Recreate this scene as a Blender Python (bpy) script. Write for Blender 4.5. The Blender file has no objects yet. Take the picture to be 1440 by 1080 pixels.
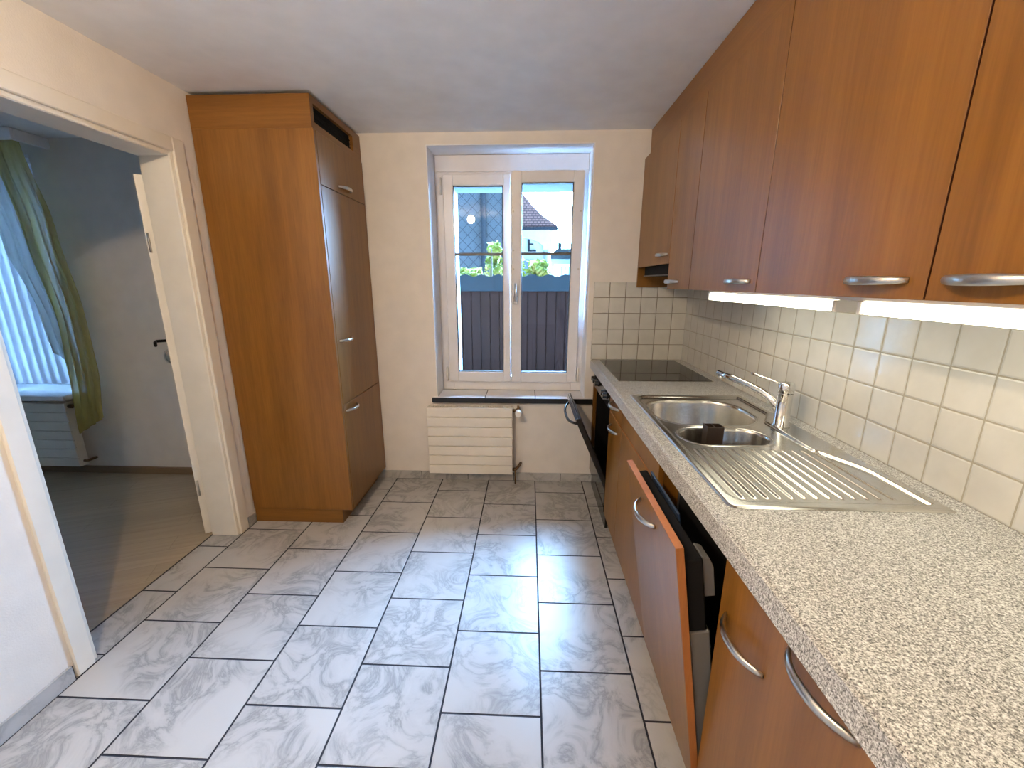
import bpy, bmesh, math, random
from mathutils import Vector, Matrix
random.seed(7)
sc = bpy.context.scene
COL = sc.collection

# ------------------------------------------------------------------ camera
cam_d = bpy.data.cameras.new('camera'); cam = bpy.data.objects.new('camera', cam_d); COL.objects.link(cam)
cam.location = (0, 0, 1.408)
cam.rotation_euler = (math.pi/2 - .2417, 0, .041)
cam_d.sensor_width = 36; cam_d.lens = 36*578.776/1440; cam_d.clip_start = .02; cam_d.clip_end = 400
sc.camera = cam
# ------------------------------------------------------------------ view / sky / light
sc.view_settings.view_transform = 'Standard'; sc.view_settings.look = 'None'
sc.view_settings.exposure = 0.4; sc.view_settings.gamma = 1; sc.view_settings.use_curve_mapping = False
try:
    sc.cycles.use_denoising = True
    sc.cycles.max_bounces = 10; sc.cycles.diffuse_bounces = 6; sc.cycles.glossy_bounces = 5
    sc.cycles.transparent_max_bounces = 12
    sc.cycles.sample_clamp_indirect = 20
    sc.cycles.caustics_reflective = False
except Exception: pass
SKY_BRIGHT, SKY_DIM = 86.0, .8
w = bpy.data.worlds.new('sky'); sc.world = w; w.use_nodes = True
nt = w.node_tree; nt.nodes.clear()
tc = nt.nodes.new('ShaderNodeTexCoord'); sx = nt.nodes.new('ShaderNodeSeparateXYZ'); nt.links.new(tc.outputs['Generated'], sx.inputs[0])
mr = nt.nodes.new('ShaderNodeMapRange'); mr.interpolation_type = 'SMOOTHSTEP'
mr.inputs[1].default_value = -.03; mr.inputs[2].default_value = .28; mr.inputs[3].default_value = SKY_DIM; mr.inputs[4].default_value = SKY_BRIGHT
nt.links.new(sx.outputs['Y'], mr.inputs[0])
bg = nt.nodes.new('ShaderNodeBackground'); bg.inputs[0].default_value = (.33, .60, 1, 1)
nt.links.new(mr.outputs[0], bg.inputs[1])
ow = nt.nodes.new('ShaderNodeOutputWorld'); nt.links.new(bg.outputs[0], ow.inputs[0])
def portal(name, loc, sx_, sz_):
    l = bpy.data.lights.new(name, 'AREA'); l.shape = 'RECTANGLE'; l.size = sx_; l.size_y = sz_; l.cycles.is_portal = True
    o = bpy.data.objects.new(name, l); COL.objects.link(o); o.location = loc; o.rotation_euler = (-math.pi/2, 0, 0)
portal('kitchen_window_portal', (-.12, 3.28, 1.35), 1.1, 1.5)
portal('room_window_portal', (-3.95, 3.28, 1.4), 1.5, 1.7)
LAMP_W, TUBE_S = 560.0, 4.8

# ------------------------------------------------------------------ materials
def new_mat(name):
    m = bpy.data.materials.new(name); m.use_nodes = True
    n = m.node_tree; n.nodes.clear()
    out = n.nodes.new('ShaderNodeOutputMaterial'); b = n.nodes.new('ShaderNodeBsdfPrincipled')
    n.links.new(b.outputs[0], out.inputs[0]); return m, n, b
def node(n, t, **kw):
    x = n.nodes.new(t)
    for k, v in kw.items():
        if k.startswith('i_'): x.inputs[int(k[2:]) if k[2:].isdigit() else k[2:]].default_value = v
        else: setattr(x, k, v)
    return x
def math_(n, op, a, b=None, c=None):
    x = n.nodes.new('ShaderNodeMath'); x.operation = op
    for i, v in enumerate((a, b, c)):
        if v is None: continue
        if hasattr(v, 'is_linked'): n.links.new(v, x.inputs[i])
        else: x.inputs[i].default_value = v
    return x.outputs[0]
def ramp(n, fac, stops):
    r = n.nodes.new('ShaderNodeValToRGB'); e = r.color_ramp.elements
    while len(e) < len(stops): e.new(.5)
    for i, (p, c) in enumerate(stops):
        e[i].position = p; e[i].color = (*c, 1)
    n.links.new(fac, r.inputs[0]); return r.outputs[0]
def mixc(n, fac, a, b, mode='MIX'):
    x = n.nodes.new('ShaderNodeMix'); x.data_type = 'RGBA'; x.blend_type = mode
    for s, v in ((x.inputs[0], fac), (x.inputs[6], a), (x.inputs[7], b)):
        if hasattr(v, 'is_linked'): n.links.new(v, s)
        else: s.default_value = v if isinstance(v, (int, float)) else (*v, 1)
    return x.outputs[2]
def wpos(n, scale=(1, 1, 1), offset=None):
    g = n.nodes.new('ShaderNodeNewGeometry'); mp = n.nodes.new('ShaderNodeMapping'); mp.inputs['Scale'].default_value = scale
    if offset: mp.inputs['Location'].default_value = offset
    n.links.new(g.outputs['Position'], mp.inputs[0]); return mp.outputs[0]
def noise(n, vec, scale, detail=3, rough=.5, dist=0):
    x = n.nodes.new('ShaderNodeTexNoise'); x.inputs['Scale'].default_value = scale; x.inputs['Detail'].default_value = detail
    x.inputs['Roughness'].default_value = rough; x.inputs['Distortion'].default_value = dist
    n.links.new(vec, x.inputs['Vector']); return x.outputs['Fac']
def bump(n, b, h, strength=.2, dist=.002):
    x = n.nodes.new('ShaderNodeBump'); x.inputs['Strength'].default_value = strength; x.inputs['Distance'].default_value = dist
    n.links.new(h, x.inputs['Height']); n.links.new(x.outputs[0], b.inputs['Normal'])
def plain(name, c, rough=.5, metal=0, bumpscale=None, bumpstr=.1, spec=None, dist=.001):
    m, n, b = new_mat(name)
    b.inputs['Roughness'].default_value = rough; b.inputs['Metallic'].default_value = metal
    if spec is not None: b.inputs['Specular IOR Level'].default_value = spec
    p = wpos(n)
    f = noise(n, p, 9, 3)
    n.links.new(ramp(n, f, [(.3, tuple(v*.96 for v in c)), (.7, tuple(min(1, v*1.03) for v in c))]), b.inputs['Base Color'])
    if bumpscale: bump(n, b, noise(n, p, bumpscale, 4), bumpstr, dist)
    return m
def emis(name, c, s):
    m, n, b = new_mat(name); b.inputs['Base Color'].default_value = (.9, .9, .9, 1)
    b.inputs['Emission Color'].default_value = (*c, 1); b.inputs['Emission Strength'].default_value = s; return m
def wood(name, sc_, lo, hi, rough=.33, fine=.35):
    m, n, b = new_mat(name)
    a = noise(n, wpos(n, sc_), 1, 4, .55, .6)
    f = noise(n, wpos(n, tuple(v*9 for v in sc_)), 1, 3, .6)
    c1 = ramp(n, a, [(.28, lo), (.72, hi)])
    c2 = ramp(n, f, [(.3, tuple(v*.86 for v in lo)), (.7, hi)])
    big = noise(n, wpos(n, tuple(v*.32 for v in sc_), (3, 1, 2)), 1, 4, .6, 1.2)
    c3 = mixc(n, fine, c1, c2)
    n.links.new(mixc(n, 1.0, c3, ramp(n, big, [(.3, (.80, .76, .72)), (.5, (.98, .97, .96)), (.7, (1.15, 1.15, 1.15))]), 'MULTIPLY'), b.inputs['Base Color'])
    b.inputs['Roughness'].default_value = rough
    bump(n, b, f, .04, .001)
    return m
M = {}
M['plaster'] = plain('white_plaster', (.80, .76, .71), .85, bumpscale=160, bumpstr=.35, dist=.003)
M['ceiling'] = plain('ceiling_paint', (.90, .915, .93), .9, bumpscale=60, bumpstr=.12)
M['casing'] = plain('cream_lacquer', (.80, .76, .68), .4)
M['pvc'] = plain('white_pvc', (.80, .80, .82), .3)
M['reveal'] = plain('reveal_paint', (.88, .89, .91), .8, bumpscale=120, bumpstr=.1)
WLO, WHI = (.175, .070, .008), (.275, .120, .021)
M['wood'] = wood('pear_veneer', (16, 16, .9), WLO, WHI)
M['wood_h'] = wood('pear_veneer_across', (.9, .9, 16), WLO, WHI)
M['wood_edge'] = wood('pear_edge_band', (16, 16, 1.5), (.36, .13, .035), (.46, .18, .055), .4)
M['steel'] = None
m, n, b = new_mat('brushed_steel'); b.inputs['Metallic'].default_value = 1; b.inputs['Roughness'].default_value = .24
b.inputs['Base Color'].default_value = (.66, .65, .62, 1)
f = noise(n, wpos(n, (60, 900, 60)), 1, 2); n.links.new(ramp(n, f, [(.3, (.60, .59, .56)), (.7, (.72, .71, .68))]), b.inputs['Base Color']); M['steel'] = m
M['chrome'] = plain('chrome', (.70, .70, .69), .07, 1)
M['satin'] = plain('satin_nickel', (.62, .60, .56), .28, 1)
M['black'] = plain('black_enamel', (.012, .012, .013), .18)
M['matteblack'] = plain('matte_black', (.008, .008, .008), .8, spec=.15)
M['gap_shade'] = plain('dark_red_gap_shade', (.05, .014, .006), .6, spec=.2)  # shade of the gaps between wall cabinet doors, as a colour
M['blackplastic'] = plain('black_plastic', (.02, .02, .022), .4)
M['darkgrey'] = plain('dark_grey_metal', (.07, .07, .075), .35)
M['greyplastic'] = plain('grey_plastic', (.15, .15, .145), .45)
M['bluefilm'] = plain('blue_grey_film', (.035, .06, .12), .3)
M['glassblack'] = plain('black_ceramic_glass', (.004, .004, .004), .03, spec=.32)
M['ovenglass'] = plain('smoked_glass', (.02, .018, .016), .06)
M['radiator'] = plain('radiator_enamel', (.80, .76, .68), .4)
M['whiteplastic'] = plain('white_plastic', (.82, .81, .78), .4)
M['brass'] = plain('aged_brass', (.18, .11, .06), .4, .8)
M['iron'] = plain('black_iron', (.012, .011, .01), .4, .6)
M['brownplastic'] = plain('dark_brown_plastic', (.022, .012, .008), .45)
M['edgeblack'] = plain('black_tile_edge', (.008, .008, .009), .35)
M['skirting'] = wood('oak_skirting', (1.5, 1.5, 25), (.20, .13, .07), (.30, .20, .12), .5)
M['tube'] = emis('warm_tube', (1, .95, .74), TUBE_S)
M['bulb'] = emis('warm_bulb', (1, .76, .50), LAMP_W)

# granite
m, n, b = new_mat('speckled_granite')
p = wpos(n)
a = noise(n, p, 330, 4, .65); a2 = noise(n, wpos(n, (1, 1, 1), (3, 7, 1)), 170, 4, .65); a3 = noise(n, wpos(n, (1, 1, 1), (9, 2, 5)), 300, 3, .6)
c = ramp(n, a, [(.34, (.09, .09, .09)), (.43, (.26, .255, .245)), (.50, (.50, .50, .49)), (.62, (.79, .80, .79))])
c = mixc(n, ramp(n, a2, [(.36, (.75,)*3), (.44, (0,)*3)]), c, (.20, .20, .20))
c = mixc(n, ramp(n, a3, [(.375, (.95,)*3), (.42, (0,)*3)]), c, (.05, .05, .052))
n.links.new(c, b.inputs['Base Color']); b.inputs['Roughness'].default_value = .38; M['granite'] = m

# marble floor tiles, running bond
PX, PY, FX0, FY0 = .3386, .3373, -.6232, 2.5888
def marble(n, p):
    d = noise(n, p, 5.5, 6, .62, 1.4)
    v = math_(n, 'ABSOLUTE', math_(n, 'SUBTRACT', d, .5))
    veins = ramp(n, v, [(0, (.27, .27, .275)), (.022, (.35, .35, .35)), (.07, (.45, .447, .445)), (.2, (.50, .496, .49))])
    msk = noise(n, p, 3.2, 2)
    return mixc(n, ramp(n, msk, [(.36, (0,)*3), (.52, (.95,)*3)]), (.505, .50, .495), veins)
m, n, b = new_mat('marble_floor_tiles')
g = n.nodes.new('ShaderNodeNewGeometry'); s = n.nodes.new('ShaderNodeSeparateXYZ'); n.links.new(g.outputs['Position'], s.inputs[0])
u = math_(n, 'DIVIDE', math_(n, 'SUBTRACT', s.outputs[0], FX0), PX)
cu = math_(n, 'FLOOR', u)
off = math_(n, 'MULTIPLY', math_(n, 'PINGPONG', cu, 1.0), .5)
v = math_(n, 'ADD', math_(n, 'DIVIDE', math_(n, 'SUBTRACT', s.outputs[1], FY0), PY), off)
cv = math_(n, 'FLOOR', v)
fu = math_(n, 'MULTIPLY', math_(n, 'PINGPONG', u, .5), PX); fv = math_(n, 'MULTIPLY', math_(n, 'PINGPONG', v, .5), PY)
dmin = math_(n, 'MINIMUM', fu, fv)
tile = math_(n, 'GREATER_THAN', dmin, .0034)
cx = n.nodes.new('ShaderNodeCombineXYZ')
n.links.new(math_(n, 'FRACT', math_(n, 'MULTIPLY', math_(n, 'SINE', math_(n, 'ADD', math_(n, 'MULTIPLY', cu, 12.98), math_(n, 'MULTIPLY', cv, 78.2))), 43.7)), cx.inputs[2])
vadd = n.nodes.new('ShaderNodeVectorMath'); vadd.operation = 'MULTIPLY_ADD'; n.links.new(cx.outputs[0], vadd.inputs[0]); vadd.inputs[1].default_value = (1, 1, 9)
n.links.new(g.outputs['Position'], vadd.inputs[2])
col = mixc(n, tile, (.012, .013, .022), marble(n, vadd.outputs[0]))
n.links.new(col, b.inputs['Base Color'])
n.links.new(mixc(n, tile, (.8,)*3, (.31,)*3), b.inputs['Roughness'])
bump(n, b, math_(n, 'MINIMUM', dmin, .004), .5, 1.0)
M['floor'] = m
m, n, b = new_mat('marble_tile'); n.links.new(marble(n, wpos(n)), b.inputs['Base Color']); b.inputs['Roughness'].default_value = .3; M['marble'] = m

# square glazed wall tiles: one grid for the back wall (x,z), one for the right wall (y,z)
TT = .1025
def walltile(name, axis, o, gc):
    m, n, b = new_mat(name)
    g = n.nodes.new('ShaderNodeNewGeometry'); s = n.nodes.new('ShaderNodeSeparateXYZ'); n.links.new(g.outputs['Position'], s.inputs[0])
    u = math_(n, 'DIVIDE', math_(n, 'SUBTRACT', s.outputs[axis], o), TT); v = math_(n, 'DIVIDE', math_(n, 'SUBTRACT', s.outputs[2], .9036), TT)
    d = math_(n, 'MULTIPLY', math_(n, 'MINIMUM', math_(n, 'PINGPONG', u, .5), math_(n, 'PINGPONG', v, .5)), TT)
    t = math_(n, 'GREATER_THAN', d, .0019)
    f = noise(n, wpos(n), 14, 2)
    n.links.new(mixc(n, t, gc, ramp(n, f, [(.3, (.56, .555, .52)), (.7, (.62, .61, .57))])), b.inputs['Base Color'])
    n.links.new(mixc(n, t, (.8,)*3, (.12,)*3), b.inputs['Roughness'])
    sm = n.nodes.new('ShaderNodeMapRange'); sm.interpolation_type = 'SMOOTHSTEP'; sm.inputs[1].default_value = .0012; sm.inputs[2].default_value = .006
    sm.inputs[4].default_value = .0018; n.links.new(d, sm.inputs[0])
    h = math_(n, 'ADD', sm.outputs[0], math_(n, 'MULTIPLY', noise(n, wpos(n), 22, 2), .0016))
    bump(n, b, h, .7, 1.0)
    return m
M['tile_back'] = walltile('glazed_tiles_back', 0, .4197, (.19, .165, .12))
M['tile_right'] = walltile('glazed_tiles_right', 1, 2.7682-.1076, (.36, .33, .265))
# laminate
m, n, b = new_mat('oak_laminate')
mp = n.nodes.new('ShaderNodeMapping'); g = n.nodes.new('ShaderNodeNewGeometry'); n.links.new(g.outputs['Position'], mp.inputs[0]); mp.inputs['Rotation'].default_value = (0, 0, math.radians(-22))
br = n.nodes.new('ShaderNodeTexBrick'); n.links.new(mp.outputs[0], br.inputs['Vector']); br.inputs['Scale'].default_value = 1
br.inputs['Brick Width'].default_value = 1.1; br.inputs['Row Height'].default_value = .13; br.inputs['Mortar Size'].default_value = .0015
br.inputs['Color1'].default_value = (.36, .28, .18, 1); br.inputs['Color2'].default_value = (.44, .345, .235, 1); br.inputs['Mortar'].default_value = (.2, .15, .09, 1)
mp2 = n.nodes.new('ShaderNodeMapping'); n.links.new(mp.outputs[0], mp2.inputs[0]); mp2.inputs['Scale'].default_value = (2, 40, 1)
f = noise(n, mp2.outputs[0], 1, 4)
n.links.new(mixc(n, .5, br.outputs[0], ramp(n, f, [(.3, (.33, .255, .165)), (.7, (.48, .385, .265))])), b.inputs['Base Color']); b.inputs['Roughness'].default_value = .4
M['laminate'] = m
# window glass
m = bpy.data.materials.new('window_glass'); m.use_nodes = True; n = m.node_tree; n.nodes.clear()
o = n.nodes.new('ShaderNodeOutputMaterial'); mx = n.nodes.new('ShaderNodeMixShader'); tr = n.nodes.new('ShaderNodeBsdfTransparent'); gl = n.nodes.new('ShaderNodeBsdfGlossy')
gl.inputs['Roughness'].default_value = .01; fr = n.nodes.new('ShaderNodeFresnel'); fr.inputs[0].default_value = 1.35
tr.inputs[0].default_value = (.95, .98, .99, 1)
n.links.new(fr.outputs[0], mx.inputs[0]); n.links.new(tr.outputs[0], mx.inputs[1]); n.links.new(gl.outputs[0], mx.inputs[2]); n.links.new(mx.outputs[0], o.inputs[0]); M['glass'] = m
def cloth(name, c, transl, transp):
    m = bpy.data.materials.new(name); m.use_nodes = True; n = m.node_tree; n.nodes.clear()
    o = n.nodes.new('ShaderNodeOutputMaterial'); d = n.nodes.new('ShaderNodeBsdfDiffuse'); t = n.nodes.new('ShaderNodeBsdfTranslucent'); tp = n.nodes.new('ShaderNodeBsdfTransparent')
    f = noise(n, wpos(n, (1, 1, .3)), 30, 3)
    cc = ramp(n, f, [(.3, tuple(v*.9 for v in c)), (.7, c)])
    n.links.new(cc, d.inputs[0]); n.links.new(cc, t.inputs[0])
    a = n.nodes.new('ShaderNodeMixShader'); a.inputs[0].default_value = transl; n.links.new(d.outputs[0], a.inputs[1]); n.links.new(t.outputs[0], a.inputs[2])
    b2 = n.nodes.new('ShaderNodeMixShader'); b2.inputs[0].default_value = transp; n.links.new(a.outputs[0], b2.inputs[1]); n.links.new(tp.outputs[0], b2.inputs[2])
    n.links.new(b2.outputs[0], o.inputs[0]); return m
M['blind'] = cloth('white_blind_fabric', (.80, .82, .86), .45, .03)
M['yellow'] = cloth('yellow_green_voile', (.70, .64, .26), .4, .42)
M['sheer'] = cloth('pale_voile', (.80, .84, .80), .45, .35)
# outdoors
M['fence'] = wood('brown_boards', (30, 30, 1.2), (.018, .0065, .005), (.036, .013, .009), .75)
M['fence'].node_tree.nodes['Principled BSDF'].inputs['Specular IOR Level'].default_value = .12
M['fencecap'] = plain('blue_grey_sheet', (.022, .030, .034), .7, spec=.08)
M['slate'] = None
m, n, b = new_mat('diamond_shingles')
g = n.nodes.new('ShaderNodeNewGeometry'); s = n.nodes.new('ShaderNodeSeparateXYZ'); n.links.new(g.outputs['Position'], s.inputs[0])
D1 = math_(n, 'DIVIDE', math_(n, 'ADD', s.outputs[0], s.outputs[2]), .215); D2 = math_(n, 'DIVIDE', math_(n, 'SUBTRACT', s.outputs[0], s.outputs[2]), .215)
dd = math_(n, 'MINIMUM', math_(n, 'PINGPONG', D1, .5), math_(n, 'PINGPONG', D2, .5))
n.links.new(mixc(n, math_(n, 'GREATER_THAN', dd, .035), (.028, .036, .042), ramp(n, noise(n, wpos(n), 1.5, 3), [(.3, (.095, .11, .12)), (.7, (.12, .135, .15))])), b.inputs['Base Color']); b.inputs['Roughness'].default_value = .8
M['slate'] = m
M['pipe'] = plain('zinc_pipe', (.035, .045, .055), .7, spec=.1)
M['stucco'] = plain('pale_stucco', (.75, .74, .68), .9)
M['skin'] = plain('outer_render', (.26, .31, .33), .9)
M['white_ext'] = plain('white_render', (.75, .82, .86), .9)
M['lintel_ext'] = plain('blue_grey_paint', (.30, .42, .55), .8)
m, n, b = new_mat('clay_roof_tiles')
br = n.nodes.new('ShaderNodeTexBrick'); mp = n.nodes.new('ShaderNodeMapping'); g = n.nodes.new('ShaderNodeNewGeometry'); mp.inputs['Rotation'].default_value = (math.radians(-90), 0, 0)
n.links.new(g.outputs['Position'], mp.inputs[0]); n.links.new(mp.outputs[0], br.inputs['Vector']); br.inputs['Scale'].default_value = 1
br.inputs['Brick Width'].default_value = .13; br.inputs['Row Height'].default_value = .085; br.inputs['Mortar Size'].default_value = .012
br.inputs['Color1'].default_value = (.42, .22, .18, 1); br.inputs['Color2'].default_value = (.30, .16, .14, 1); br.inputs['Mortar'].default_value = (.09, .05, .05, 1)
n.links.new(br.outputs[0], b.inputs['Base Color']); b.inputs['Roughness'].default_value = .85; M['roof'] = m
M['greyhouse'] = plain('blue_grey_render', (.22, .28, .34), .9)
M['ground'] = plain('pale_paving', (.40, .40, .39), .9)
m, n, b = new_mat('leaf_green'); f = noise(n, wpos(n), 7, 2)
n.links.new(ramp(n, f, [(.3, (.10, .16, .02)), (.55, (.30, .33, .05)), (.75, (.50, .30, .10))]), b.inputs['Base Color']); b.inputs['Roughness'].default_value = .6; M['leaf'] = m
M['twig'] = plain('twig_brown', (.10, .07, .04), .8)

# ------------------------------------------------------------------ geometry helpers
class MB:
    def __init__(s): s.bm = bmesh.new()
    def box(s, lo, hi, bev=0, seg=1, T=None):
        b = bmesh.new(); bmesh.ops.create_cube(b, size=1)
        lo, hi = Vector([min(a, c) for a, c in zip(lo, hi)]), Vector([max(a, c) for a, c in zip(lo, hi)])
        for v in b.verts: v.co = Vector([(lo[i]+hi[i])/2 + v.co[i]*(hi[i]-lo[i]) for i in range(3)])
        if bev: bmesh.ops.bevel(b, geom=b.edges[:], offset=bev, segments=seg, affect='EDGES', profile=.5)
        return s.add(b, T)
    def add(s, b, T=None):
        if T: bmesh.ops.transform(b, matrix=T, verts=b.verts[:])
        me = bpy.data.meshes.new('tmp'); b.to_mesh(me); b.free(); s.bm.from_mesh(me); bpy.data.meshes.remove(me); return s
    def tube(s, pts, r, n=10, cap=True, sq=1.0, up=None, T=None):
        b = bmesh.new(); pts = [Vector(p) for p in pts]
        rr = r if hasattr(r, '__len__') else [r]*len(pts)
        rings = []; prev = None
        for i, p in enumerate(pts):
            t = (pts[min(i+1, len(pts)-1)] - pts[max(i-1, 0)]).normalized()
            ref = Vector(up) if up else (prev if prev else (Vector((0, 0, 1)) if abs(t.z) < .9 else Vector((1, 0, 0))))
            a = (ref - t*ref.dot(t)).normalized(); c = t.cross(a); prev = a
            rings.append([b.verts.new(p + a*math.cos(k*2*math.pi/n)*rr[i] + c*math.sin(k*2*math.pi/n)*rr[i]*sq) for k in range(n)])
        for i in range(len(rings)-1):
            for k in range(n): b.faces.new((rings[i][k], rings[i][(k+1) % n], rings[i+1][(k+1) % n], rings[i+1][k]))
        if cap: b.faces.new(rings[0][::-1]); b.faces.new(rings[-1])
        bmesh.ops.recalc_face_normals(b, faces=b.faces[:]); 
        for f in b.faces:
            if len(f.verts) == 4: f.smooth = True
        return s.add(b, T)
    def lathe(s, c, prof, n=24, axis='Z', T=None):       # prof: (radius, height) along the axis
        ax = {'X': Vector((1, 0, 0)), 'Y': Vector((0, 1, 0)), 'Z': Vector((0, 0, 1))}[axis] if isinstance(axis, str) else Vector(axis).normalized()
        c = Vector(c); b = bmesh.new(); ref = Vector((1, 0, 0)) if abs(ax.x) < .9 else Vector((0, 1, 0))
        a = (ref-ax*ref.dot(ax)).normalized(); d = ax.cross(a); rings = []
        for r, h in prof:
            rings.append([b.verts.new(c+ax*h+(a*math.cos(k*2*math.pi/n)+d*math.sin(k*2*math.pi/n))*max(r, 1e-5)) for k in range(n)])
        for i in range(len(rings)-1):
            for k in range(n):
                f = b.faces.new((rings[i][k], rings[i][(k+1) % n], rings[i+1][(k+1) % n], rings[i+1][k])); f.smooth = True
        b.faces.new(rings[0][::-1]); b.faces.new(rings[-1])
        bmesh.ops.recalc_face_normals(b, faces=b.faces[:]); return s.add(b, T)
    def prism(s, poly, axis, lo, hi, T=None, bev=0):     # poly: list of 2-D points in the other two axes (in XYZ order)
        b = bmesh.new(); i = 'XYZ'.index(axis)
        def mk(p, h):
            q = list(p); q.insert(i, h); return Vector(q)
        A = [b.verts.new(mk(p, lo)) for p in poly]; B = [b.verts.new(mk(p, hi)) for p in poly]
        b.faces.new(A[::-1]); b.faces.new(B); k = len(poly)
        for j in range(k): b.faces.new((A[j], A[(j+1) % k], B[(j+1) % k], B[j]))
        bmesh.ops.recalc_face_normals(b, faces=b.faces[:])
        if bev: bmesh.ops.bevel(b, geom=b.edges[:], offset=bev, segments=1, affect='EDGES')
        return s.add(b, T)
    def obj(s, name, m, parent=None, T=None, **props):
        if T: bmesh.ops.transform(s.bm, matrix=T, verts=s.bm.verts[:])
        base = Vector((0, 0, 0)); q = parent
        while q: base += q.location; q = q.parent
        if not parent:
            vs = [v.co for v in s.bm.verts]
            base = Vector(((min(v.x for v in vs)+max(v.x for v in vs))/2, (min(v.y for v in vs)+max(v.y for v in vs))/2, min(v.z for v in vs)))
        bmesh.ops.translate(s.bm, vec=-base, verts=s.bm.verts[:])
        me = bpy.data.meshes.new(name); s.bm.to_mesh(me); s.bm.free()
        me.materials.append(m); o = bpy.data.objects.new(name, me); COL.objects.link(o)
        if parent: o.parent = parent
        else: o.location = base
        for k, v in props.items(): o[k] = v
        return o
def B(name, lo, hi, m, parent=None, bev=0, T=None, **props): return MB().box(lo, hi, bev, 1, T).obj(name, m, parent, **props)
def thing(name, loc, label=None, cat=None, group=None, kind=None):
    o = bpy.data.objects.new(name, None); COL.objects.link(o); o.location = loc; o.empty_display_size = .05
    if label: o['label'] = label
    if cat: o['category'] = cat
    if group: o['group'] = group
    if kind: o['kind'] = kind
    return o
S = dict(kind='structure')
def handle(parent, p0, p1, out, T=None, r=.0062, bulge=.030, m=None):
    p0, p1, out = Vector(p0), Vector(p1), Vector(out); pts = []; rr = []
    N = 14
    for i in range(N+1):
        t = i/N; q = p0.lerp(p1, t) + out*(bulge*(1-abs(2*t-1)**2.4)+.001); pts.append(q); rr.append(r*(.55+.45*math.sin(math.pi*t)**.6))
    mb = MB().tube(pts, rr, 10, up=tuple(out), sq=1.5)
    return mb.obj('handle', m or M['satin'], parent, T, label='curved satin metal handle')
def rot_about(p, axis, ang): return Matrix.Translation(Vector(p)) @ Matrix.Rotation(ang, 4, axis) @ Matrix.Translation(-Vector(p))

# ------------------------------------------------------------------ room shell
XL, XR, YB, ZC = -1.65, 1.028, 2.768, 2.293
YF = -1.7
B('floor', (-1.805, YF-.15, -.12), (XR+.15, YB, 0), M['floor'], label='white marbled floor tiles with dark joints', **S)
B('floor.001', (-5.0, YF-.15, -.12), (-1.805, YB, 0), M['laminate'], label='oak laminate floor of the adjoining room', **S)
B('ceiling', (-5.0, YF-.15, ZC), (XR+.15, 3.25, ZC+.12), M['ceiling'], **S)
# back wall (outside wall of both rooms) with two window holes
WX0, WX1, WZ0, WZ1 = -.638, .385, .60, 2.222
VX0, VX1, VZ0, VZ1 = -4.65, -3.2, .61, 2.2
mb = MB()
for lo, hi in (((-5.15, 0), (VX0, ZC)), ((VX1, 0), (WX0, ZC)), ((WX1, 0), (XR+.15, ZC)), ((WX0, 0), (WX1, WZ0)), ((WX0, WZ1), (WX1, ZC)), ((VX0, 0), (VX1, VZ0)), ((VX0, VZ1), (VX1, ZC))):
    mb.box((lo[0], YB, lo[1]-(.12 if lo[1] == 0 else 0)), (hi[0], 3.0, hi[1]))
wb = mb.obj('wall_back', M['plaster'], label='cream plaster wall with the window', **S)
mb = MB()
for x0, x1, z0, z1 in ((-5.15, -4.6, -.12, ZC), (-3.3, -.535, -.12, ZC), (.335, XR+.15, -.12, ZC), (-.535, .335, -.12, .66), (-.535, .335, 2.045, ZC), (-4.6, -3.3, -.12, .66), (-4.6, -3.3, 2.1, ZC)):
    mb.box((x0, 3.0, z0), (x1, 3.25, z1))
mb.obj('outer_skin', M['skin'], wb)
B('wall_right', (XR, YF-.15, -.12), (XR+.15, YB, ZC), M['plaster'], **S)
B('wall_front', (-5.0, YF-.15, 0), (XR, YF, ZC), M['plaster'], **S)
B('wall_far_left', (-5.15, YF-.15, -.12), (-5.0, YB, ZC), M['plaster'], **S)
DY0, DY1, DZ = 1.19, 2.035, 2.0
mb = MB()
mb.box((-1.80, YF, 0), (XL, DY0, ZC)); mb.box((-1.80, DY1, 0), (XL, YB, ZC)); mb.box((-1.80, DY0, DZ), (XL, DY1, ZC))
mb.obj('wall_left', M['plaster'], label='cream plaster wall pierced by the doorway', **S)
# tiled splashbacks
t = thing('trim_1', (1.02, 1.2, .904), 'white glazed square wall tiles above the granite worktop', None, None, 'structure')
B('tile_field', (.4205, YB-.007, .9045), (XR-.0065, YB, 1.409), M['tile_back'], t)
B('tile_field', (XR-.0065, -.3, .9045), (XR, YB, 1.409), M['tile_right'], t)
# skirting
t = thing('baseboard_back', (0, YB, 0), 'marbled tile skirting under the window', None, None, 'structure')
xs = [-1.60, -1.118, -.78, -.437, -.1, .239, .47]
for a, c in zip(xs, xs[1:]): B('skirting_tile', (a+.0022, YB-.010, .0005), (c-.0022, YB-.0005, .06), M['marble'], t)
B('joint', (-1.6, YB-.007, .0005), (.47, YB-.0003, .058), M['edgeblack'], t)
t = thing('baseboard_left', (XL, .2, 0), 'marbled tile skirting beside the doorway', None, None, 'structure')
ys = [-1.69, -1.21, -.873, -.535, -.198, .139, .476, .813, 1.136]
for a, c in zip(ys, ys[1:]): B('skirting_tile', (XL+.0005, a+.0015, .0005), (XL+.011, c-.002, .06), M['marble'], t)
B('skirting_tile', (XL+.0005, 2.102, .0005), (XL+.011, 2.158, .06), M['marble'], t)
B('joint', (XL+.0003, -1.69, .0005), (XL+.008, 1.1385, .058), M['edgeblack'], t)
B('baseboard_room', (-4.99, YB-.018, 0), (-1.82, YB-.0005, .055), M['skirting'], None, .003, label='oak skirting board in the adjoining room', **S)
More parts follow.
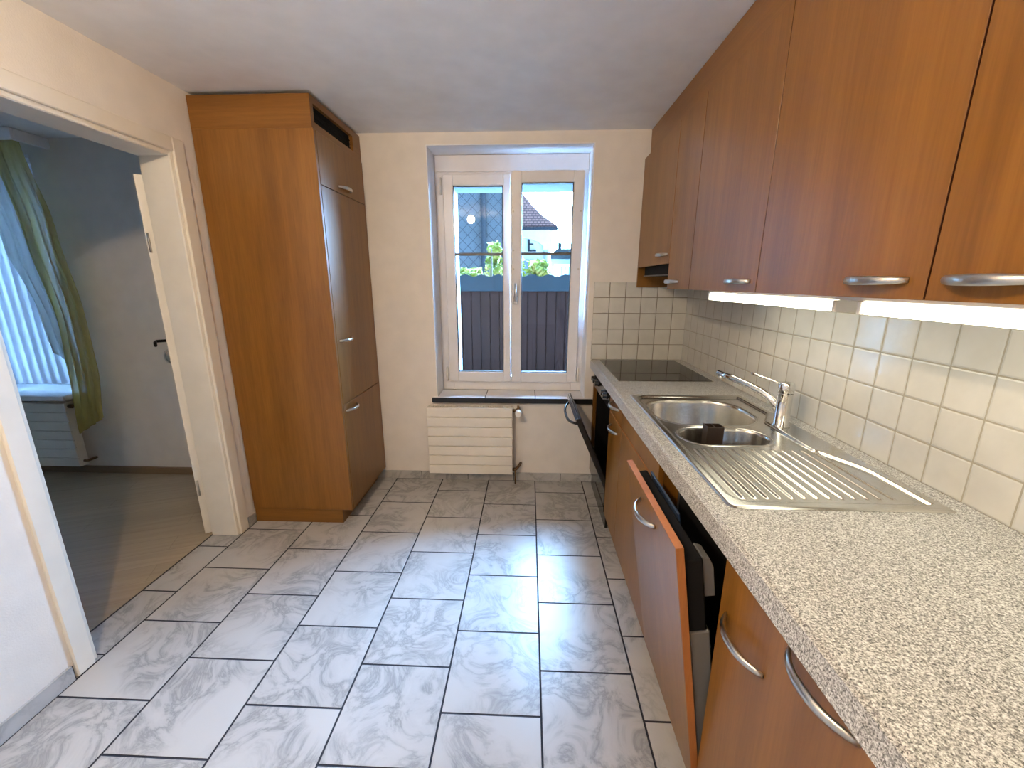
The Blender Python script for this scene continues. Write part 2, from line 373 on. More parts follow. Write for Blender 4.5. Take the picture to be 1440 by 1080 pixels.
# door frame
dr = thing('door_1', (XL, 1.6, 0), 'cream doorway with casing and open door leaf', None, None, 'structure')
def ubox(mb, x0, x1, yo0, yi0, yi1, yo1, zi, zo):
    mb.box((x0, yo0, .001), (x1, yi0, zo), .004); mb.box((x0, yi1, .001), (x1, yo1, zo), .004); mb.box((x0, yi0+.0005, zi), (x1, yi1-.0005, zo), .004)
mb = MB(); ubox(mb, XL-.002, -1.638, 1.145, 1.208, 2.027, 2.094, 1.992, 2.055)
mb.obj('casing', M['casing'], dr)
mb = MB(); ubox(mb, -1.802, XL-.001, 1.185, 1.226, 2.010, 2.04, 1.972, 2.005)
mb.obj('jamb', M['casing'], dr)
mb = MB(); ubox(mb, XL-.02, XL-.0005, 1.2, 1.217, 2.018, 2.033, 1.982, 2.003)
mb.obj('stop_moulding', M['casing'], dr)
mb = MB(); ubox(mb, -1.814, -1.8005, 1.13, 1.195, 2.036, 2.10, 1.985, 2.06); mb.obj('casing', M['casing'], dr)
B('threshold', (-1.809, 1.2, 0), (-1.803, 2.03, .002), M['edgeblack'], dr)
# open leaf, seen edge-on
hx, hy = -1.828, 2.028
ang = math.atan2(.743, -.669)
LT = Matrix.Translation((hx, hy, 0)) @ Matrix.Rotation(ang, 4, 'Z')        # local +X runs along the leaf, +Y to its left (towards the doorway wall)
lf = MB().box((.0, -.022, .006), (.80, .022, 1.90), .003).obj('leaf', M['casing'], dr, LT)
mb = MB().box((.70, .022, .86), (.735, .028, 1.12), .002); mb.obj('backplate', M['iron'], lf, LT)
MB().tube([(.72, .024, 1.045), (.72, .075, 1.045), (.714, .082, 1.043), (.69, .084, 1.04), (.60, .082, 1.032)], .009, 10).obj('lever', M['iron'], lf, LT, label='dark door lever')
MB().tube([(.72, .026, .985), (.72, .044, .975), (.718, .05, .955), (.718, .05, .93), (.72, .042, .91), (.72, .026, .9)], .006, 8).obj('key_ring_pull', M['satin'], lf, LT)
MB().tube([(.72, -.024, 1.045), (.72, -.07, 1.045), (.69, -.076, 1.04), (.60, -.074, 1.032)], .009, 10).obj('lever', M['iron'], lf, LT)
for z in (.25, 1.55): MB().tube([(-.006, .012, z), (-.006, .012, z+.09)], .005, 8).obj('hinge', M['satin'], lf, LT)

# ------------------------------------------------------------------ kitchen window
wn = thing('window_1', (-.128, 2.97, .63), 'white two-sash window with right sash tilted inwards', None, None, 'structure')
mb = MB()
mb.box((WX0, YB+.0005, WZ0), (WX0+.0015, 2.965, WZ1)); mb.box((WX1-.0015, YB+.0005, WZ0), (WX1, 2.965, WZ1)); mb.box((WX0, YB+.0005, WZ1-.0015), (WX1, 2.965, WZ1))
mb.box((WX0-.004, YB-.002, .632), (WX0+.002, YB+.004, WZ1+.004), .001); mb.box((WX1-.002, YB-.002, .632), (WX1+.004, YB+.004, WZ1+.004), .001); mb.box((WX0-.004, YB-.002, WZ1-.002), (WX1+.004, YB+.004, WZ1+.004), .001)
mb.obj('reveal', M['reveal'], wn)
mb = MB(); y0, y1 = 2.968, 3.03
mb.box((WX0, y0, .63), (-.548, y1, 2.215), .003); mb.box((.310, y0, .63), (WX1, y1, 2.215), .003); mb.box((-.548, y0, .63), (.310, y1, .735), .003); mb.box((-.548, y0, 2.065), (.310, y1, 2.215), .003)
mb.box((-.634, y0-.012, 2.118), (.381, y0-.0005, 2.218), .002)
mb.obj('frame', M['pvc'], wn)
def sash(x0, x1, T, gx0, gx1):
    z0, z1, ya, yb_ = .698, 2.10, 2.938, 2.985
    s = MB(); gz0, gz1 = .772, 2.030
    s.box((x0, ya, z0), (gx0, yb_, z1), .006, 2); s.box((gx1, ya, z0), (x1, yb_, z1), .006, 2)
    s.box((gx0-.001, ya+.0004, z0), (gx1+.001, yb_-.0004, gz0), .005, 2); s.box((gx0-.001, ya+.0004, gz1), (gx1+.001, yb_-.0004, z1), .005, 2)
    o = s.obj('sash', M['pvc'], wn, T)
    MB().box((gx0-.004, 2.958, gz0-.004), (gx1+.004, 2.962, gz1+.004)).obj('pane', M['glass'], o, T)
    g = MB()
    for lo, hi in (((gx0-.002, gz0-.002), (gx0+.004, gz1+.002)), ((gx1-.004, gz0-.002), (gx1+.002, gz1+.002)), ((gx0, gz0-.002), (gx1, gz0+.004)), ((gx0, gz1-.005), (gx1, gz1+.002))):
        g.box((lo[0], 2.949, lo[1]), (hi[0], 2.972, hi[1]))
    g.obj('seal', M['blackplastic'], o, T)
    MB().box((gx0, 2.953, 1.588), (gx1, 2.966, 1.606), .002).obj('glazing_bar', M['greyplastic'], o, T)
    return o
sl = sash(-.582, -.131, None, -.513, -.182)
TS = rot_about((0, 2.96, .70), 'X', math.radians(4.0))
sr = sash(-.125, .345, TS, -.055, .277)
hm = MB().box((-.108, 2.924, 1.265), (-.080, 2.939, 1.325), .004).tube([(-.094, 2.926, 1.295), (-.094, 2.895, 1.295), (-.0945, 2.889, 1.305), (-.095, 2.888, 1.41)], [.007, .007, .0085, .0065], 10)
hm.obj('handle', M['satin'], sr, TS, label='satin metal window handle turned upwards')
for px, z, T in ((-.600, .70, None), (-.600, 1.98, None), (.358, .70, None)):
    MB().tube([(px, 2.957, z), (px, 2.957, z+.10)], .009, 10).tube([(px, 2.957, z+.10), (px, 2.957, z+.106)], .006, 8).obj('hinge', M['whiteplastic'], wn)
plugs = [(-.157, 1.60), (-.157, 1.50)]
s = MB()
for x, z in ((-.108, 1.86), (-.108, 1.62), (-.108, 1.50), (.327, 1.86), (.327, 1.50)): s.lathe((x, 2.936, z), [(.006, 0), (.005, .0035)], 10, 'Y')
s.obj('cover_cap', M['satin'], sr, TS)
s = MB()
for x, z in ((-.158, 1.62), (-.158, 1.50), (-.55, 1.50), (-.53, 1.60), (-.215, .725)): s.lathe((x, 2.936, z), [(.006, 0), (.005, .0035)], 10, 'Y')
s.obj('cover_cap', M['whiteplastic'], sl)
for a, c in ((WX0+.003, -.305), (-.299, .045), (.051, WX1-.003)): B('sill_tile', (a, 2.745, .612), (c, 2.967, .630), M['pvc'], wn, .002)
B('sill_tile', (-.668, 2.745, .612), (-.632, YB-.001, .630), M['pvc'], wn, .001); B('sill_tile', (WX1-.006, 2.745, .612), (.437, YB-.001, .630), M['pvc'], wn, .001)
B('sill_bed', (WX0+.001, 2.747, .600), (WX1-.001, 2.966, .6115), M['edgeblack'], wn)
B('sill_joint', (-.66, 2.748, .6118), (WX1-.008, 2.966, .6275), M['edgeblack'], wn)
B('sill_edge', (-.672, 2.738, .594), (.441, 2.7455, .629), M['edgeblack'], wn, .0015, label='black front edge of the sill')

# ------------------------------------------------------------------ radiators
def radiator(x0, x1, y0, z0, z1, label, valve_x):
    r = thing('radiator', ((x0+x1)/2, y0+.05, z0), label, 'radiator')
    n_ = 7; h = (z1-z0)/n_
    mb = MB()
    for i in range(n_): mb.box((x0, y0, z0+i*h+.0022), (x1, y0+.014, z0+(i+1)*h-.0022), .003)
    mb.box((x0+.006, y0+.0105, z0+.004), (x1-.006, y0+.0145, z1-.004))
    mb.obj('front_panel', M['radiator'], r)
    mb = MB().box((x0+.001, y0+.012, z0), (x0+.014, y0+.068, z1), .002).box((x1-.014, y0+.012, z0), (x1-.001, y0+.068, z1), .002).box((x0+.01, y0+.058, z0+.01), (x1-.01, y0+.066, z1-.005))
    mb.obj('casing', M['radiator'], r)
    mb = MB(); k = int((x1-x0-.04)/.017)
    for i in range(k): mb.box((x0+.02+i*.017, y0+.014, z1-.012), (x0+.026+i*.017, y0+.058, z1-.002))
    mb.box((x0+.014, y0+.014, z1-.006), (x1-.014, y0+.020, z1)); mb.box((x0+.014, y0+.052, z1-.006), (x1-.014, y0+.058, z1))
    mb.obj('top_grille', M['radiator'], r)
    for bx in (x0+.08, x1-.10): B('wall_bracket', (bx, y0+.064, z0+.05), (bx+.02, 2.7675, z1-.06), M['radiator'], r)
    return r
r1 = radiator(-.699, -.107, 2.672, .085, .578, 'cream flat-panel radiator under the kitchen window', -.066)
v = MB().lathe((-.066, 2.70, .545), [(.012, .03), (.013, .0), (.021, -.003), (.0225, -.045), (.021, -.058), (.017, -.061)], 24, 'Y').obj('thermostat_head', M['whiteplastic'], r1, label='round white thermostat head')
MB().tube([(-.112, 2.706, .552), (-.066, 2.706, .552), (-.066, 2.738, .552), (-.066, YB-.001, .552)], .010, 10).lathe((-.068, 2.706, .552), [(.013, -.014), (.016, -.006), (.016, .012), (.008, .02), (.008, .036)], 10, 'Z').obj('valve', M['brass'], r1)
MB().tube([(-.112, 2.706, .112), (-.085, 2.706, .112), (-.075, 2.712, .12), (-.058, 2.735, .135), (-.05, YB-.001, .137)], .010, 10).lathe((-.09, 2.706, .112), [(.014, -.01), (.014, .01)], 6, 'X').obj('valve', M['brass'], r1)
MB().tube([(-.088, 2.706, .105), (-.088, 2.706, .001)], .005, 8).obj('pipe', M['brass'], r1)
r2 = radiator(-4.3, -3.30, 2.672, .085, .575, 'pale radiator below the window of the adjoining room', -3.27)
MB().tube([(-3.305, 2.70, .545), (-3.275, 2.70, .545), (-3.27, YB-.001, .54)], .009, 8).lathe((-3.282, 2.70, .545), [(.015, -.012), (.015, .012)], 8, 'X').obj('valve', M['brass'], r2)
MB().tube([(-3.305, 2.71, .12), (-3.275, 2.71, .12), (-3.262, YB-.001, .125)], .009, 8).obj('valve', M['brass'], r2)

# ------------------------------------------------------------------ adjoining room window, blinds, curtains
w2 = thing('window_2', (-3.9, 2.97, .65), 'window of the adjoining room behind white blinds', None, None, 'structure')
mb = MB()
for lo, hi in (((VX0, .65), (VX0+.07, 2.2)), ((VX1-.07, .65), (VX1, 2.2)), ((-3.96, .65), (-3.88, 2.2)), ((VX0, .65), (VX1, .72)), ((VX0, 2.10), (VX1, 2.2))): mb.box((lo[0], 2.93, lo[1]), (hi[0], 2.99, hi[1]), .004)
mb.obj('frame', M['pvc'], w2)
for a, c in ((VX0+.07, -3.96), (-3.88, VX1-.07)): B('pane', (a-.004, 2.958, .716), (c+.004, 2.962, 2.104), M['glass'], w2)
B('sill_board', (VX0+.01, 2.60, .612), (-3.20, 2.93, .648), M['pvc'], w2, .004)
bl = thing('vertical_blind', (-3.9, 2.86, .66), 'white vertical slat blind hanging in the left window', 'blind')
B('head_rail', (-4.62, 2.775, 2.15), (-3.215, 2.815, 2.185), M['pvc'], bl, .003)
x = -4.58; i = 0
while x < -3.25:
    T = Matrix.Translation((x, 2.795, 0)) @ Matrix.Rotation(math.radians(38), 4, 'Z')
    MB().box((-.043, -.0006, .69), (.043, .0006, 2.148)).obj('slat', M['blind'], bl, T)
    x += .072; i += 1
MB().tube([(-3.232, 2.775, 2.14), (-3.232, 2.772, .85), (-3.228, 2.772, .80)], .0025, 6).obj('pull_cord', M['bluefilm'], bl)
cr = thing('curtain_box', (-3.6, 2.65, 2.225), 'pale curtain pelmet box under the ceiling', 'pelmet')
mb = MB().box((-4.8, 2.56, 2.225), (-3.04, 2.58, 2.288), .003).box((-3.06, 2.581, 2.225), (-3.04, YB-.001, 2.288), .002).box((-4.8, 2.581, 2.272), (-3.061, YB-.001, 2.288)); mb.obj('fascia', M['reveal'], cr)
B('rail', (-4.78, 2.64, 2.258), (-3.065, 2.66, 2.271), M['whiteplastic'], cr)
def drape(name, m, label, prof, y, amp, folds, z0, nz=46, nx=70, hem=None):
    b = bmesh.new(); rows = []
    for j in range(nz+1):
        t = j/nz; xl, xr = prof(t); row = []
        for i in range(nx+1):
            s = i/nx; z = 2.255-(2.255-(z0 if hem is None else hem(s)))*t
            a = amp*(.6+.6*t)
            yy = y + a*math.sin(folds*2*math.pi*s+.9*math.sin(3*t)) + .4*a*math.sin(folds*4.3*math.pi*s+2*t)
            row.append(b.verts.new((xl+(xr-xl)*s, yy, z)))
        rows.append(row)
    for j in range(nz):
        for i in range(nx):
            f = b.faces.new((rows[j][i], rows[j][i+1], rows[j+1][i+1], rows[j+1][i])); f.smooth = True
    o = MB().add(b).obj(name, m, None, label=label, category='curtain')
    md = o.modifiers.new('thickness', 'SOLIDIFY'); md.thickness = .001; return o
def lerp(pts, t):
    for (a, va), (c, vc) in zip(pts, pts[1:]):
        if t <= c: 
            k = (t-a)/(c-a); k = k*k*(3-2*k); return va+(vc-va)*k
    return pts[-1][1]
drape('curtain', M['yellow'], 'yellow-green voile curtain hanging beside the left window',
      lambda t: (lerp([(0, -3.27), (.3, -3.21), (.6, -3.14), (.75, -3.16), (1, -3.19)], t), lerp([(0, -3.07), (.3, -2.98), (.6, -2.93), (.8, -2.93), (1, -2.97)], t)), 2.625, .014, 4, .40, hem=lambda s: .36+.13*s)
drape('curtain.001', M['sheer'], 'pale sheer curtain swept aside in front of the white blind',
      lambda t: (lerp([(0, -3.55), (.5, -3.42), (.8, -3.31), (1, -3.29)], t), lerp([(0, -3.25), (.5, -3.16), (1, -3.07)], t)), 2.665, .012, 3, .9, hem=lambda s: 1.02-.33*s)

# ------------------------------------------------------------------ tall cabinet
tx = -1.041; ty0 = 2.162
tc_ = thing('tall_cabinet', (-1.35, 2.46, 0), 'tall pear-wood fridge cabinet standing in the left corner', 'cabinet')
B('side_panel', (XL+.008, ty0, .09), (tx, ty0+.019, 2.127), M['wood'], tc_, .001)
B('body', (XL+.010, ty0+.019, .09), (tx-.022, YB-.001, 2.127), M['wood'], tc_)
B('filler_strip', (tx-.021, 2.742, .09), (tx-.002, YB-.0105, 2.127), M['wood'], tc_, .001)
mb = MB().box((XL+.010, ty0+.004, .001), (-1.104, ty0+.02, .0895), .001).box((-1.122, ty0+.02, .001), (-1.104, YB-.012, .0895)); mb.obj('plinth', M['wood_h'], tc_)
mb = MB().box((XL+.002, ty0+.007, 2.1275), (tx-.008, ty0+.026, 2.276), .001)
x0, x1 = tx-.027, tx-.008
for lo, hi in (((ty0+.026, 2.1275), (2.199, 2.276)), ((2.655, 2.1275), (YB-.002, 2.276)), ((2.199, 2.1275), (2.655, 2.162)), ((2.199, 2.243), (2.655, 2.276))): mb.box((x0, lo[0], lo[1]), (x1, hi[0], hi[1]))
mb.obj('top_filler', M['wood_h'], tc_)
g = MB().box((x0-.004, 2.196, 2.158), (x0-.002, 2.658, 2.247))
for k in range(3): g.box((x0-.002, 2.2, 2.178+k*.02), (x0+.004, 2.654, 2.181+k*.02))
g.obj('vent_grille', M['matteblack'], tc_)
for z0, z1, hy0, hy1, hz in ((1.884, 2.125, 2.385, 2.535, 1.915), (.737, 1.880, 2.215, 2.365, 1.095), (.092, .733, 2.21, 2.36, .695)):
    d = B('door', (tx-.019, ty0+.024, z0), (tx, 2.738, z1), M['wood'], tc_, .0012)
    handle(d, (tx, hy0, hz), (tx, hy1, hz), (1, 0, 0))

# ------------------------------------------------------------------ wall cabinets
UX = .685; UB, UT = 1.378, 2.130
def wallcab(y0, y1, label, hand, name='wall_cabinet', zb=UB):
    c = thing(name, (.86, (y0+y1)/2, zb), label, 'cabinet', 'pear-wood wall cabinets')
    B('body', (UX+.045, y0+.0005, zb+.002), (XR-.001, y1-.0005, UT), M['wood'], c)
    d = B('door', (UX, y0+.0021, zb), (UX+.019, y1-.0021, UT-.002), M['wood'], c, .0007)
    B('edge_strip', (UX+.0010, y0+.0012, zb+.001), (UX+.0187, y0+.0022, UT-.003), M['gap_shade'], d, label='dark red strip painting shade into the door gap')  # dark strip on the door side paints shade into the gap
    if hand: handle(d, (UX, hand[0], hand[2]), (UX, hand[1], hand[2]), (-1, 0, 0))
    return c
wallcab(1.848, 2.139, 'narrow wall cabinet door right of the extractor cabinet', (1.98, 2.13, 1.412))
wallcab(1.309, 1.848, 'wall cabinet above the sink tap, handle at its right', (1.345, 1.495, 1.412))
wallcab(.759, 1.309, 'wide wall cabinet with handle low on its right side', (.795, .945, 1.412))
wallcab(.209, .759, 'wall cabinet at the right edge of the photo', (.58, .73, 1.412))
hc = thing('extractor_cabinet', (.86, 2.45, UB), 'wall cabinet with extractor hood in the corner over the hob', 'cabinet')
B('body', (UX+.045, 2.1395, 1.505), (XR-.001, 2.744, UT), M['wood'], hc)
B('end_panel', (UX+.004, 2.744, UB), (XR-.008, YB-.0075, UT), M['wood'], hc, .001)
B('end_panel', (UX+.022, 2.1396, UB+.002), (XR-.008, 2.1440, 1.5045), M['wood'], hc)
d = B('door', (UX, 2.141, 1.500), (UX+.019, 2.7425, UT-.002), M['wood'], hc, .0012)
handle(d, (UX, 2.165, 1.545), (UX, 2.315, 1.545), (-1, 0, 0))
hd = B('hood', (UX+.035, 2.146, 1.445), (XR-.01, 2.70, 1.5045), M['matteblack'], hc, .003)
B('hood_lip', (UX+.024, 2.16, 1.444), (UX+.034, 2.68, 1.4500), M['darkgrey'], hd, .001)
B('ceiling_filler', (.720, .209, UT+.001), (.738, YB-.001, ZC-.002), M['wood_h'], None, .001, label='long wood filler strip between wall cabinets and ceiling', category='panel')
# light fittings under the wall cabinets
for a, c, lb in ((1.02, 1.80, 'left glowing strip light under the wall cabinets'), (.23, 1.018, 'right glowing strip light under the wall cabinets')):
    l = thing('strip_light', (.79, (a+c)/2, 1.335), lb, 'light', 'strip lights under the wall cabinets')
    B('housing', (.752, a, 1.367), (.85, c, 1.3795), M['whiteplastic'], l, .002)
    e0, e1 = (a+.045, c-.02) if a > 1 else (a+.02, c-.045)
    MB().box((.748, e0, 1.338), (.85, e1, 1.3665), .006, 2).obj('diffuser', M['tube'], l)
    for e in (e0, e1): B('end_cap', (.746, e-.012 if e == e0 else e+.0005, 1.337), (.852, e-.0005 if e == e0 else e+.012, 1.3665), M['whiteplastic'], l, .002)

# ------------------------------------------------------------------ worktop and base units
CX, CZ, CB = .42, .904, .845
hob_r = (.468, .966, 2.125, 2.725)
SX0, SX1, SY0, SY1 = .464, .968, .868, 1.857
mb = MB()
for lo, hi in (((CX, hob_r[3]-.012), (XR-.0005, YB-.0005)), ((CX, SY1-.012), (XR-.0005, hob_r[2]+.012)), ((CX, -.30), (XR-.0005, SY0+.012)),
               ((CX, hob_r[2]+.012), (hob_r[0]+.012, hob_r[3]-.012)), ((hob_r[1]-.012, hob_r[2]+.012), (XR-.0005, hob_r[3]-.012)),
               ((CX, SY0+.012), (SX0+.012, SY1-.012)), ((SX1-.012, SY0+.012), (XR-.0005, SY1-.012))):
    mb.box((lo[0], lo[1], CB), (hi[0], hi[1], CZ))
bmesh.ops.remove_doubles(mb.bm, verts=mb.bm.verts[:], dist=1e-5)
ed = [e for e in mb.bm.edges if all(abs(v.co.x-CX) < 1e-4 and abs(v.co.z-CZ) < 1e-4 for v in e.verts)]
bmesh.ops.bevel(mb.bm, geom=ed, offset=.006, segments=3, affect='EDGES')
mb.obj('worktop', M['granite'], None, label='speckled grey granite worktop running along the right wall', category='worktop')
BX = .445; BB = .105
def baseunit(y0, y1, label, name='base_cabinet'):
    c = thing(name, (.73, (y0+y1)/2, 0), label, 'cabinet', 'pear-wood base cabinets')
    mb = MB().box((BX+.020, y0+.0005, BB), (XR-.001, y0+.0185, CB-.001)).box((BX+.020, y1-.0185, BB), (XR-.001, y1-.0005, CB-.001)).box((BX+.02, y0+.0185, BB), (XR-.001, y1-.0185, BB+.018)).box((XR-.02, y0+.0185, BB+.018), (XR-.001, y1-.0185, CB-.001))
    mb.obj('body', M['wood'], c)
    B('plinth', (.500, y0+.0005, .001), (.518, y1-.0005, BB-.001), M['wood_h'], c)
    return c
def front(c, name, y0, y1, z0, z1, hy=None, hz=None):
    d = B(name, (BX, y0+.0014, z0), (BX+.019, y1-.0014, z1), M['wood'], c, .0012)
    B('edge_strip', (BX+.0006, y0+.003, z1-.0012), (BX+.0185, y1-.003, z1+.0006), M['wood_edge'], d)
    if hy: handle(d, (BX, hy[0], hz), (BX, hy[1], hz), (-1, 0, 0))
    return d
c = baseunit(1.872, 2.170, 'narrow base cabinet with drawer beside the oven')
front(c, 'drawer_front', 1.872, 2.170, .736, .840, (1.945, 2.095), .800)
front(c, 'door', 1.872, 2.170, BB, .731, (1.945, 2.095), .675)
c = baseunit(1.302, 1.872, 'base cabinet below the sink bowls')
front(c, 'drawer_front', 1.302, 1.872, .736, .840)
front(c, 'door', 1.302, 1.872, BB, .731)
c = baseunit(.270, .817, 'base cabinet with two curved handles nearest the camera')
d = front(c, 'door', .270, .817, BB, .840, (.635, .786), .693)
handle(d, (BX, .432, .815), (BX, .585, .815), (-1, 0, 0))
c = baseunit(-.28, .270, 'base cabinet at the near end of the worktop')
front(c, 'door', -.28, .270, BB, .840)
B('corner_filler', (BX-.001, 2.728, .105), (BX+.02, YB-.0105, CB-.001), M['wood'], None, .001, label='thin wood filler strip between oven and window wall', category='panel')

# dishwasher, door ajar
dw = thing('dishwasher', (.73, 1.06, 0), 'built-in dishwasher with wooden front left ajar', 'dishwasher')
y0, y1 = .8175, 1.3015
mb = MB().box((BX+.05, y0+.003, .11), (XR-.01, y0+.02, CB-.002)).box((BX+.05, y1-.07, .11), (XR-.01, y1-.053, CB-.002)).box((BX+.05, y0+.02, .11), (XR-.01, y1-.07, .14)).box((XR-.03, y0+.02, .14), (XR-.01, y1-.07, CB-.002)).box((BX+.05, y0+.02, CB-.02), (XR-.03, y1-.07, CB-.002))
mb.obj('tub', M['blackplastic'], dw)
MB().tube([(.50, y0+.021, .80), (.52, y0+.021, .83), (.60, y0+.021, .835)], .003, 6).tube([(.495, y0+.03, .78), (.495, y1-.075, .78)], .003, 6).obj('door_seal', M['darkgrey'], dw)
B('plinth', (.500, y0+.001, .001), (.518, y1-.001, .10), M['wood_h'], dw)
TD = rot_about((BX+.018, 0, .108), 'Y', math.radians(-8.8))
fr_ = MB().box((BX, y0+.006, BB), (BX+.019, y1-.006, .838), .0012).obj('front_panel', M['wood'], dw, TD)
MB().box((BX+.0005, y0+.0055, .835), (BX+.0186, y1-.0055, .8393), .0006).box((BX+.0005, y0+.0050, BB), (BX+.0186, y0+.0068, .8393), .0004).obj('edge_strip', M['wood_edge'], fr_, TD)
handle(fr_, (BX, .985, .788), (BX, 1.135, .788), (-1, 0, 0), TD)
ind = MB().box((BX+.0195, y0+.012, .115), (BX+.070, y1-.012, .60), .004).obj('inner_door', M['greyplastic'], dw, TD)
MB().box((BX+.0195, y0+.012, .601), (BX+.062, y1-.012, .800), .004).obj('control_box', M['matteblack'], dw, TD)
MB().box((BX+.063, y0+.18, .72), (BX+.070, y1-.05, .812), .002).obj('control_strip', M['bluefilm'], dw, TD, label='dark blue control strip')
MB().prism([(BX+.0625, .80), (BX+.0625, .69), (BX+.088, .69), (BX+.088, .77), (BX+.08, .792)], 'Y', y0+.02, y0+.075, bev=.002).obj('latch_handle', M['greyplastic'], dw, TD)

# oven and hob
ov = thing('oven', (.73, 2.45, 0), 'black built-in oven with its door left ajar', 'oven')
oy0, oy1 = 2.174, 2.724
mb = MB().box((BX+.02, oy0+.002, .03), (XR-.02, oy0+.02, CB-.002)).box((BX+.02, oy1-.02, .03), (XR-.02, oy1-.002, CB-.002)).box((BX+.02, oy0+.02, .03), (XR-.02, oy1-.02, .20)).box((XR-.05, oy0+.02, .2), (XR-.02, oy1-.02, CB-.002)).box((BX+.02, oy0+.02, .735), (XR-.05, oy1-.02, CB-.002))
mb.obj('body', M['black'], ov)
B('control_panel', (BX-.004, oy0+.002, .735), (BX+.02, oy1-.002, .840), M['black'], ov, .002)
for ky in (2.66, 2.60, 2.52, 2.30, 2.24):
    MB().lathe((BX-.004, ky, .795), [(.019, 0), (.019, -.004), (.0165, -.006), (.0155, -.024), (.0135, -.027)], 20, 'X').obj('knob', M['black'], ov)
B('lower_panel', (BX-.002, oy0+.002, .105), (BX+.02, oy1-.002, .248), M['ovenglass'], ov, .002)
B('plinth', (BX+.012, oy0+.002, .001), (BX+.03, oy1-.002, .1045), M['black'], ov)
TO = rot_about((BX+.01, 0, .255), 'Y', math.radians(-23.5))
od = MB().box((BX-.002, oy0+.003, .252), (BX+.026, oy1-.003, .712), .003).obj('door', M['black'], ov, TO)
MB().box((BX+.0255, oy0+.06, .31), (BX+.030, oy1-.06, .66), .001).obj('inner_glass', M['ovenglass'], od, TO)
MB().box((BX-.004, oy0+.003, .700), (BX+.006, oy1-.003, .7135), .001).box((BX+.010, oy0+.003, .7115), (BX+.016, oy1-.003, .7145), .001).obj('chrome_trim', M['chrome'], od, TO, label='chrome trim along the door top')
pts = []; rr = []
for i in range(17):
    t_ = i/16; pts.append((BX-.002-.048*(1-abs(2*t_-1)**3), oy0+.05+t_*(oy1-oy0-.10), .672)); rr.append(.008)
MB().tube(pts, rr, 10).obj('handle', M['black'], od, TO)
hb = thing('hob', (.717, 2.425, CZ), 'black ceramic glass hob set in the granite worktop', 'hob')
B('rim', (hob_r[0], hob_r[2], CZ+.0002), (hob_r[1], hob_r[3], CZ+.003), M['steel'], hb, .001)
B('glass_plate', (hob_r[0]+.006, hob_r[2]+.006, CZ+.0005), (hob_r[1]-.006, hob_r[3]-.006, CZ+.0045), M['glassblack'], hb, .001)

# ------------------------------------------------------------------ sink
sk = thing('kitchen_sink', (.716, 1.36, CZ), 'stainless steel double-bowl sink with ribbed drainer', 'sink')
def smooth(a, c, x):
    t_ = max(0, min(1, (x-a)/(c-a))); return t_*t_*(3-2*t_)
def srect(x, y, x0, x1, y0_, y1_, r):
    dx = abs(x-(x0+x1)/2)-(x1-x0)/2+r; dy = abs(y-(y0_+y1_)/2)-(y1_-y0_)/2+r
    return math.hypot(max(dx, 0), max(dy, 0))+min(max(dx, dy), 0)-r
BIG = (.497, .884, 1.452, 1.790, .13); SML = (.518, .812, 1.262, 1.428, .080)
def right_edge(y):
    return .945 - .062*(1-smooth(1.47, 1.60, y)) * smooth(1.06, 1.26, y)
GR = [.524+i*.0298 for i in range(13)]
def sink_z(x, y):
    d = max(srect(x, y, SX0+.022, .99, SY0+.028, SY1-.028, .05), x-right_edge(y))
    z = CZ+.0045 - .0085*(1-smooth(-.011, .001, d))
    d0 = srect(x, y, SX0, SX1, SY0, SY1, .018 if x < .75 else .004)
    z -= .0035*smooth(-.006, 0, d0)
    if y < 1.25:
        z -= .003*smooth(1.2, .93, y)*0
        e = smooth(.922, .935, y)*(1-smooth(1.225, 1.238, y))
        for gx in GR:
            a = abs(x-gx)
            if a < .008: z += .0034*e*(1-smooth(.0022, .0068, a))
    return z
bm = bmesh.new(); xs = [SX0+(SX1-SX0)*i/168 for i in range(169)]; ys_ = [SY0+(SY1-SY0)*j/240 for j in range(241)]
V = {}
def inside(x, y): return srect(x, y, *BIG) < -.004 or srect(x, y, *SML) < -.004
for j in range(240):
    for i in range(168):
        xm, ym = (xs[i]+xs[i+1])/2, (ys_[j]+ys_[j+1])/2
        if inside(xm, ym): continue
        if srect(xm, ym, SX0, SX1, SY0, SY1, .018 if xm < .75 else .002) > 0: continue
        q = []
        for a, c in ((i, j), (i+1, j), (i+1, j+1), (i, j+1)):
            if (a, c) not in V: V[a, c] = bm.verts.new((xs[a], ys_[c], sink_z(xs[a], ys_[c])))
            q.append(V[a, c])
        f = bm.faces.new(q); f.smooth = True
MB().add(bm).obj('drainboard', M['steel'], sk)
MB().box((SX0+.0005, SY0+.003, CZ+.0002), (SX0+.003, SY1-.003, CZ+.0012)).box((SX0+.003, SY0+.0005, CZ+.0002), (SX1-.003, SY0+.003, CZ+.0012)).obj('rim_edge', M['steel'], sk)
